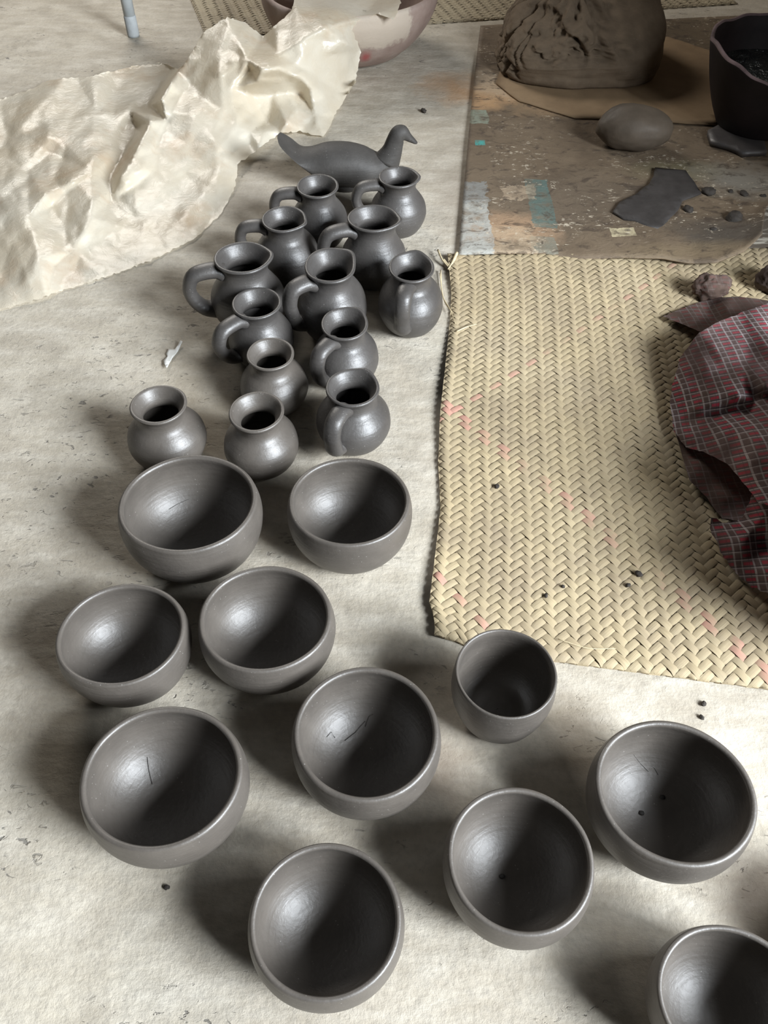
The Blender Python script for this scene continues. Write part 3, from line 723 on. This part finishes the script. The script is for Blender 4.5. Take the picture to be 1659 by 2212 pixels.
pl_poly = [(-140, 720), (0, 671), (100, 640), (220, 601), (330, 561), (420, 516), (478, 462), (508, 402), (514, 355), (560, 318), (606, 287), (650, 283), (700, 297), (722, 250), (745, 215), (768, 175), (779, 112), (760, 62),
           (775, 42), (820, 30), (850, 42), (868, 5), (850, -40), (640, -40), (632, 22), (600, 50), (568, 79), (530, 48), (490, 37), (440, 70), (405, 128), (385, 150), (350, 135), (280, 145), (200, 163), (110, 172), (45, 200), (0, 215), (-140, 240)]
pl_pts = [(-140, 720, .003), (0, 671, .003), (100, 640, .003), (220, 601, .003), (330, 561, .003), (420, 516, .003), (478, 462, .004), (508, 402, .005), (514, 355, .016), (560, 318, .028), (606, 287, .028), (650, 283, .012), (700, 297, .004), (722, 250, .008),
          (745, 215, .012), (768, 175, .035), (779, 112, .095), (760, 62, .155), (775, 42, .17), (820, 30, .18), (850, 42, .178), (868, 5, .18), (850, -40, .16), (640, -40, .185), (632, 22, .185), (600, 50, .17), (568, 79, .13), (530, 48, .16), (490, 37, .19), (440, 70, .155), (405, 128, .11), (385, 152, .09),
          (350, 135, .005), (280, 145, .006), (200, 163, .014), (110, 172, .012), (45, 200, .014), (0, 215, .008), (-140, 240, .01), (-140, 450, .02),
          (370, 180, .105), (350, 213, .095), (325, 262, .085), (300, 315, .07), (262, 380, .045), (345, 190, .012), (322, 230, .010), (295, 280, .008), (268, 328, .007), (240, 388, .006), (372, 152, .012), (290, 400, .03), (285, 345, .052), (330, 330, .05), (360, 260, .06), (390, 200, .085), (380, 330, .04), (535, 130, .15), (555, 175, .125), (540, 205, .075), (565, 150, .155), (600, 148, .15), (640, 165, .125), (670, 190, .08), (590, 205, .06), (650, 205, .05),
          (450, 130, .125), (430, 200, .075), (420, 300, .045), (400, 380, .022), (350, 450, .014), (300, 500, .008), (500, 190, .10), (540, 150, .125), (560, 235, .045), (575, 265, .022), (620, 200, .07), (660, 150, .115), (700, 120, .125), (720, 190, .045), (600, 120, .15), (650, 90, .175), (640, 235, .05), (680, 250, .03),
          (700, 60, .19), (740, 90, .15), (600, 175, .115), (510, 270, .06), (470, 330, .035), (500, 330, .020), (470, 420, .012), (540, 310, .022), (580, 283, .034), (540, 285, .040), (620, 265, .05), (600, 300, .016), (545, 335, .016),
          (50, 290, .022), (20, 345, .012), (150, 285, .03), (130, 300, .028), (110, 330, .01), (60, 370, .008), (280, 238, .02), (200, 370, .032), (100, 420, .034), (112, 445, .010), (200, 470, .03), (60, 470, .03), (85, 555, .026), (120, 570, .008), (160, 540, .014), (250, 540, .006), (40, 620, .008), (200, 250, .028), (210, 200, .02), (280, 190, .012), (240, 430, .006)]
hb = tin(pl_pts); hb2 = rbf(pl_pts); c1 = crumpler(5, 260, (-170, -80, 920, 760), .009); c2 = crumpler(9, 1500, (-900, -900, 1100, 1100), .0058); c3 = crumpler(14, 1500, (-170, -80, 920, 760), .0028)
def h_plastic(u, v):
    h = .85 * hb(u, v) + .15 * hb2(u, v); k = min(1.0, .3 + h / .02) * (1.0 if v > 140 else .9); return h + (c1(u, v) + c2(u * .8 + v * .6, (v * .8 - u * .6) * .42) + c3(u, v)) * k
pl = obj('plastic_sheet', sheet('plastic_sheet', pl_poly, h_plastic, 5.5, .3, 4, mat_plastic(), True, ragged=2.0),
         label='large crumpled cream plastic sheet spread on the cement and over the reddish basin', cat='plastic sheet')

def mat_plaid(name='plaid_cotton', worn=0.0):
    s = M(name); se = s.new('ShaderNodeSeparateXYZ'); s.put(se.inputs[0], s.co.outputs['UV'])
    def band(ax, per, lo, hi):
        f = s.math('FRACT', s.math('DIVIDE', se.outputs[ax], per)); return s.math('MULTIPLY', s.math('GREATER_THAN', f, lo), s.math('LESS_THAN', f, hi))
    c = s.ramp(s.noise(14, 5, .6), [(.35, (.085, .057, .054)), (.7, (.15, .108, .10))])
    fade = s.ramp(s.noise(7, 4, .6), [(.38, .12), (.60, 1)])
    red = s.math('MULTIPLY', band(0, .024, .02, .50), band(1, .0140, .42, .80))
    c = s.mix(s.math('MULTIPLY', red, s.math('MULTIPLY', fade, .85)), c, (.36, .035, .06))
    for ax, per, lo, hi, col, k in ((0, .024, .52, .62, (.46, .41, .41), .75), (0, .024, .90, .98, (.38, .34, .34), .6), (1, .0140, .02, .14, (.46, .42, .42), .75), (0, .024, .30, .35, (.07, .05, .055), .5), (1, .0140, .20, .29, (.045, .04, .05), .8), (1, .0140, .88, .94, (.26, .22, .23), .5)):
        c = s.mix(s.math('MULTIPLY', band(ax, per, lo, hi), s.math('MULTIPLY', fade, k)), c, col)
    c = s.mix(s.math('ADD', s.ramp(s.noise(11, 5, .65), [(.55, 0), (.72, .75)]), worn, clamp=True), c, (.085, .058, .046))
    return s.done(c, .9, s.bump(s.noise(60, 4, .6), .3, .003), Specular_IOR_Level=.15)
m_plaid = mat_plaid(); m_plaid_back = mat_plaid('plaid_cotton_dusty_shade', .7)
def uv_cloth(p):
    w = .006 * nz(p, 9, 2); return (p.x + p.z * .22 + w, p.y * 1.0 - p.x * .10 + p.z * .70 + w)
cc = crumpler(21, 200, (1380, 580, 2120, 1500), .0065)
def cloth_h(pts, k=.8):
    r, t = rbf(pts), tin(pts); return lambda u, v: .35 * r(u, v) + .65 * t(u, v) + cc(u, v) * k + .004 * nz((u / 50, v / 50, 3))
cl_poly = [(1510, 718), (1470, 772), (1453, 830), (1447, 870), (1455, 930), (1482, 966), (1520, 976), (1570, 1000), (1610, 1048), (1640, 1086), (1700, 1100), (1800, 1110), (2080, 1150), (2050, 900), (1950, 700), (1760, 640), (1659, 655), (1610, 672), (1560, 692)]
cl_pts = [(1510, 718, .085), (1470, 772, .05), (1453, 830, .032), (1447, 870, .026), (1455, 930, .026), (1482, 966, .034), (1520, 976, .05), (1570, 1000, .068), (1610, 1048, .085), (1640, 1086, .10), (1700, 1100, .12), (1800, 1110, .16), (2080, 1150, .1), (2050, 900, .15), (1950, 700, .12), (1760, 640, .10), (1659, 655, .105), (1610, 672, .10), (1560, 692, .095),
          (1560, 770, .105), (1640, 740, .12), (1610, 800, .12), (1700, 800, .16), (1530, 830, .085), (1490, 830, .06), (1659, 832, .145), (1659, 852, .118), (1600, 856, .115), (1600, 876, .088), (1540, 876, .080), (1540, 895, .058), (1490, 890, .046), (1570, 886, .072), (1630, 864, .102), (1700, 845, .125), (1510, 902, .047), (1480, 908, .036),
          (1575, 915, .085), (1625, 895, .105), (1625, 950, .125), (1659, 960, .14), (1690, 880, .13), (1530, 930, .058), (1500, 940, .05), (1590, 975, .085), (1640, 1030, .115), (1480, 940, .042),
          (1800, 800, .2), (1850, 1000, .26), (1740, 900, .17), (1740, 1020, .17)]  # unseen mound beyond the visible cloth, raised to shade it
cloth = obj('plaid_cloth', sheet('plaid_cloth', cl_poly, cloth_h(cl_pts), 8, .25, 12, m_plaid, True, uv_cloth, .012, ragged=1.2),
            label='rumpled red, white and grey plaid cloth heaped on the palm mat', cat='cloth')
u_poly = [(1458, 935), (1474, 985), (1488, 1036), (1528, 1076), (1537, 1090), (1560, 1120), (1620, 1130), (1720, 1150), (1720, 960), (1560, 940)]
u_pts = [(1458, 935, .018), (1474, 985, .018), (1488, 1036, .018), (1528, 1076, .016), (1537, 1090, .014), (1560, 1120, .014), (1620, 1130, .014), (1720, 1150, .014), (1720, 960, .014), (1560, 940, .014), (1510, 1000, .030), (1530, 1050, .024), (1570, 1075, .028), (1590, 1040, .014), (1620, 1080, .02)]
obj('under_fold', sheet('under_fold', u_poly, cloth_h(u_pts, .3), 9, .25, 15, m_plaid_back, True, uv_cloth, .011, ragged=1), cloth)  # layer inside the cavity; its darker plaid puts the shade into the colour
l_poly = [(1537, 1118), (1534, 1140), (1560, 1198), (1600, 1250), (1640, 1277), (1720, 1300), (1800, 1400), (1950, 1480), (2400, 1520), (2500, 1330), (2300, 1180), (2080, 1130), (1800, 1090), (1700, 1080), (1650, 1056), (1628, 1062), (1618, 1085), (1600, 1122), (1570, 1130)]  # visible fold, continued into an added unseen mound that casts shade
l_pts = [(1537, 1118, .030), (1534, 1140, .020), (1560, 1198, .018), (1600, 1250, .016), (1640, 1277, .018), (1720, 1300, .05), (1800, 1400, .05), (1950, 1480, .05), (2400, 1520, .05), (2500, 1330, .1), (2300, 1180, .18), (2336, 1311, .27), (2200, 1270, .28), (2060, 1260, .26), (2100, 1400, .16), (2080, 1130, .2), (1800, 1090, .14), (1700, 1080, .10), (1650, 1056, .085), (1628, 1062, .075), (1618, 1085, .065), (1600, 1122, .035), (1570, 1130, .030),
         (1570, 1165, .036), (1610, 1160, .050), (1650, 1110, .080), (1650, 1165, .045), (1605, 1205, .036), (1635, 1200, .034), (1659, 1190, .040), (1640, 1235, .036), (1575, 1200, .03), (1820, 1180, .22), (1900, 1300, .18), (1740, 1180, .12), (1730, 1250, .09)]
obj('lower_fold_and_added_mound', sheet('lower_fold_and_added_mound', l_poly, cloth_h(l_pts, .7), 8, .25, 16, m_plaid, True, uv_cloth, .012, ragged=3), cloth)
fl_poly = [(1432, 683), (1470, 668), (1510, 652), (1550, 643), (1590, 640), (1640, 646), (1720, 660), (1720, 700), (1610, 690), (1540, 722), (1508, 716), (1470, 698)]
fl_pts = [(1432, 683, .016), (1470, 668, .016), (1510, 652, .016), (1550, 643, .02), (1590, 640, .03), (1640, 646, .03), (1720, 660, .05), (1720, 700, .06), (1610, 690, .05), (1540, 722, .05), (1508, 716, .04), (1470, 698, .02), (1500, 685, .03), (1530, 670, .012), (1570, 665, .045), (1620, 665, .05), (1545, 690, .02)]
hf_ = rbf(fl_pts)
obj('folded_corner', sheet('folded_corner', fl_poly, lambda u, v: hf_(u, v) + cc(u, v) * .5, 7, .25, 13, m_plaid_back, True, uv_cloth, .010, ragged=1), cloth, label='dusty brown underside turned up at the back')
rg = mat_plaid('plaid_rag_dark', .85)
def rag(name, u, v, rad, z, label, cat, seed, mat):
    me = lump(name, rad, mat, lambda d: 1 + .28 * fbm(d, 1.5, seed, 4) - .1 * abs(nz(d, 4, seed)), 48, 28, rad[2] * .8)
    l = me.uv_layers.new(name='UVMap')
    for lp in me.loops: q = me.vertices[lp.vertex_index].co; l.data[lp.index].uv = (q.x + q.z * .5, q.y + q.z)
    return obj(name, me, loc=P(u, v) + Vector((0, 0, z + rad[2] * .8)), label=label, cat=cat)
rag('plaid_rag', 1527, 648, (.036, .026, .028), .008, 'small dark wad of plaid rag between the plaid cloth and the board', 'rag', 3, rg)
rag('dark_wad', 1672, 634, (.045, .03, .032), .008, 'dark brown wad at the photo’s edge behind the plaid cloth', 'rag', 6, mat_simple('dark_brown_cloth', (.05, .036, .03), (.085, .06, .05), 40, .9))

# ------------------------------------------------------------------ small things
add_plate('paper_scrap', [(356, 790), (362, 802), (373, 776), (385, 761), (395, 744), (391, 742), (379, 757), (365, 757), (360, 767), (362, 773), (354, 782)], .003, .0006, mat_simple('white_paper', (.74, .74, .70), (.82, .82, .78), 30, .7),
          'torn white scrap on the bare cement beside the handleless jars', 'paper scrap', bow=.006, step=.006)
m_straw = mat_simple('loose_straw', (.50, .41, .25), (.66, .56, .37), 60, .7)
for px_, r0 in (([(946, 540, .012), (955, 560, .012), (970, 578, .008)], .0022), ([(987, 546, .016), (978, 566, .012), (968, 582, .008)], .0034), ([(952, 584, .006), (954, 625, .004), (962, 655, .006), (977, 674, .01)], .0014),
                ([(958, 560, .012), (968, 572, .010), (980, 583, .009)], .002), ([(950, 590, .010), (957, 640, .006), (972, 668, .01), (984, 700, .012)], .0011), ([(986, 716, .012), (1008, 706, .013), (1030, 700, .012)], .0013), ([(1205, 1380, .012), (1270, 1400, .013), (1330, 1401, .012)], .0006)):
    path = [Vector(P(*q)) - mat_front.location for q in px_]; path = [Vector(q) for q in catmull(path, 5)]
    obj('loose_straw', tube('loose_straw', path, [r0 * (1 - .6 * (k / len(path)) ** 2) for k in range(len(path))], m_straw, 8), mat_front)
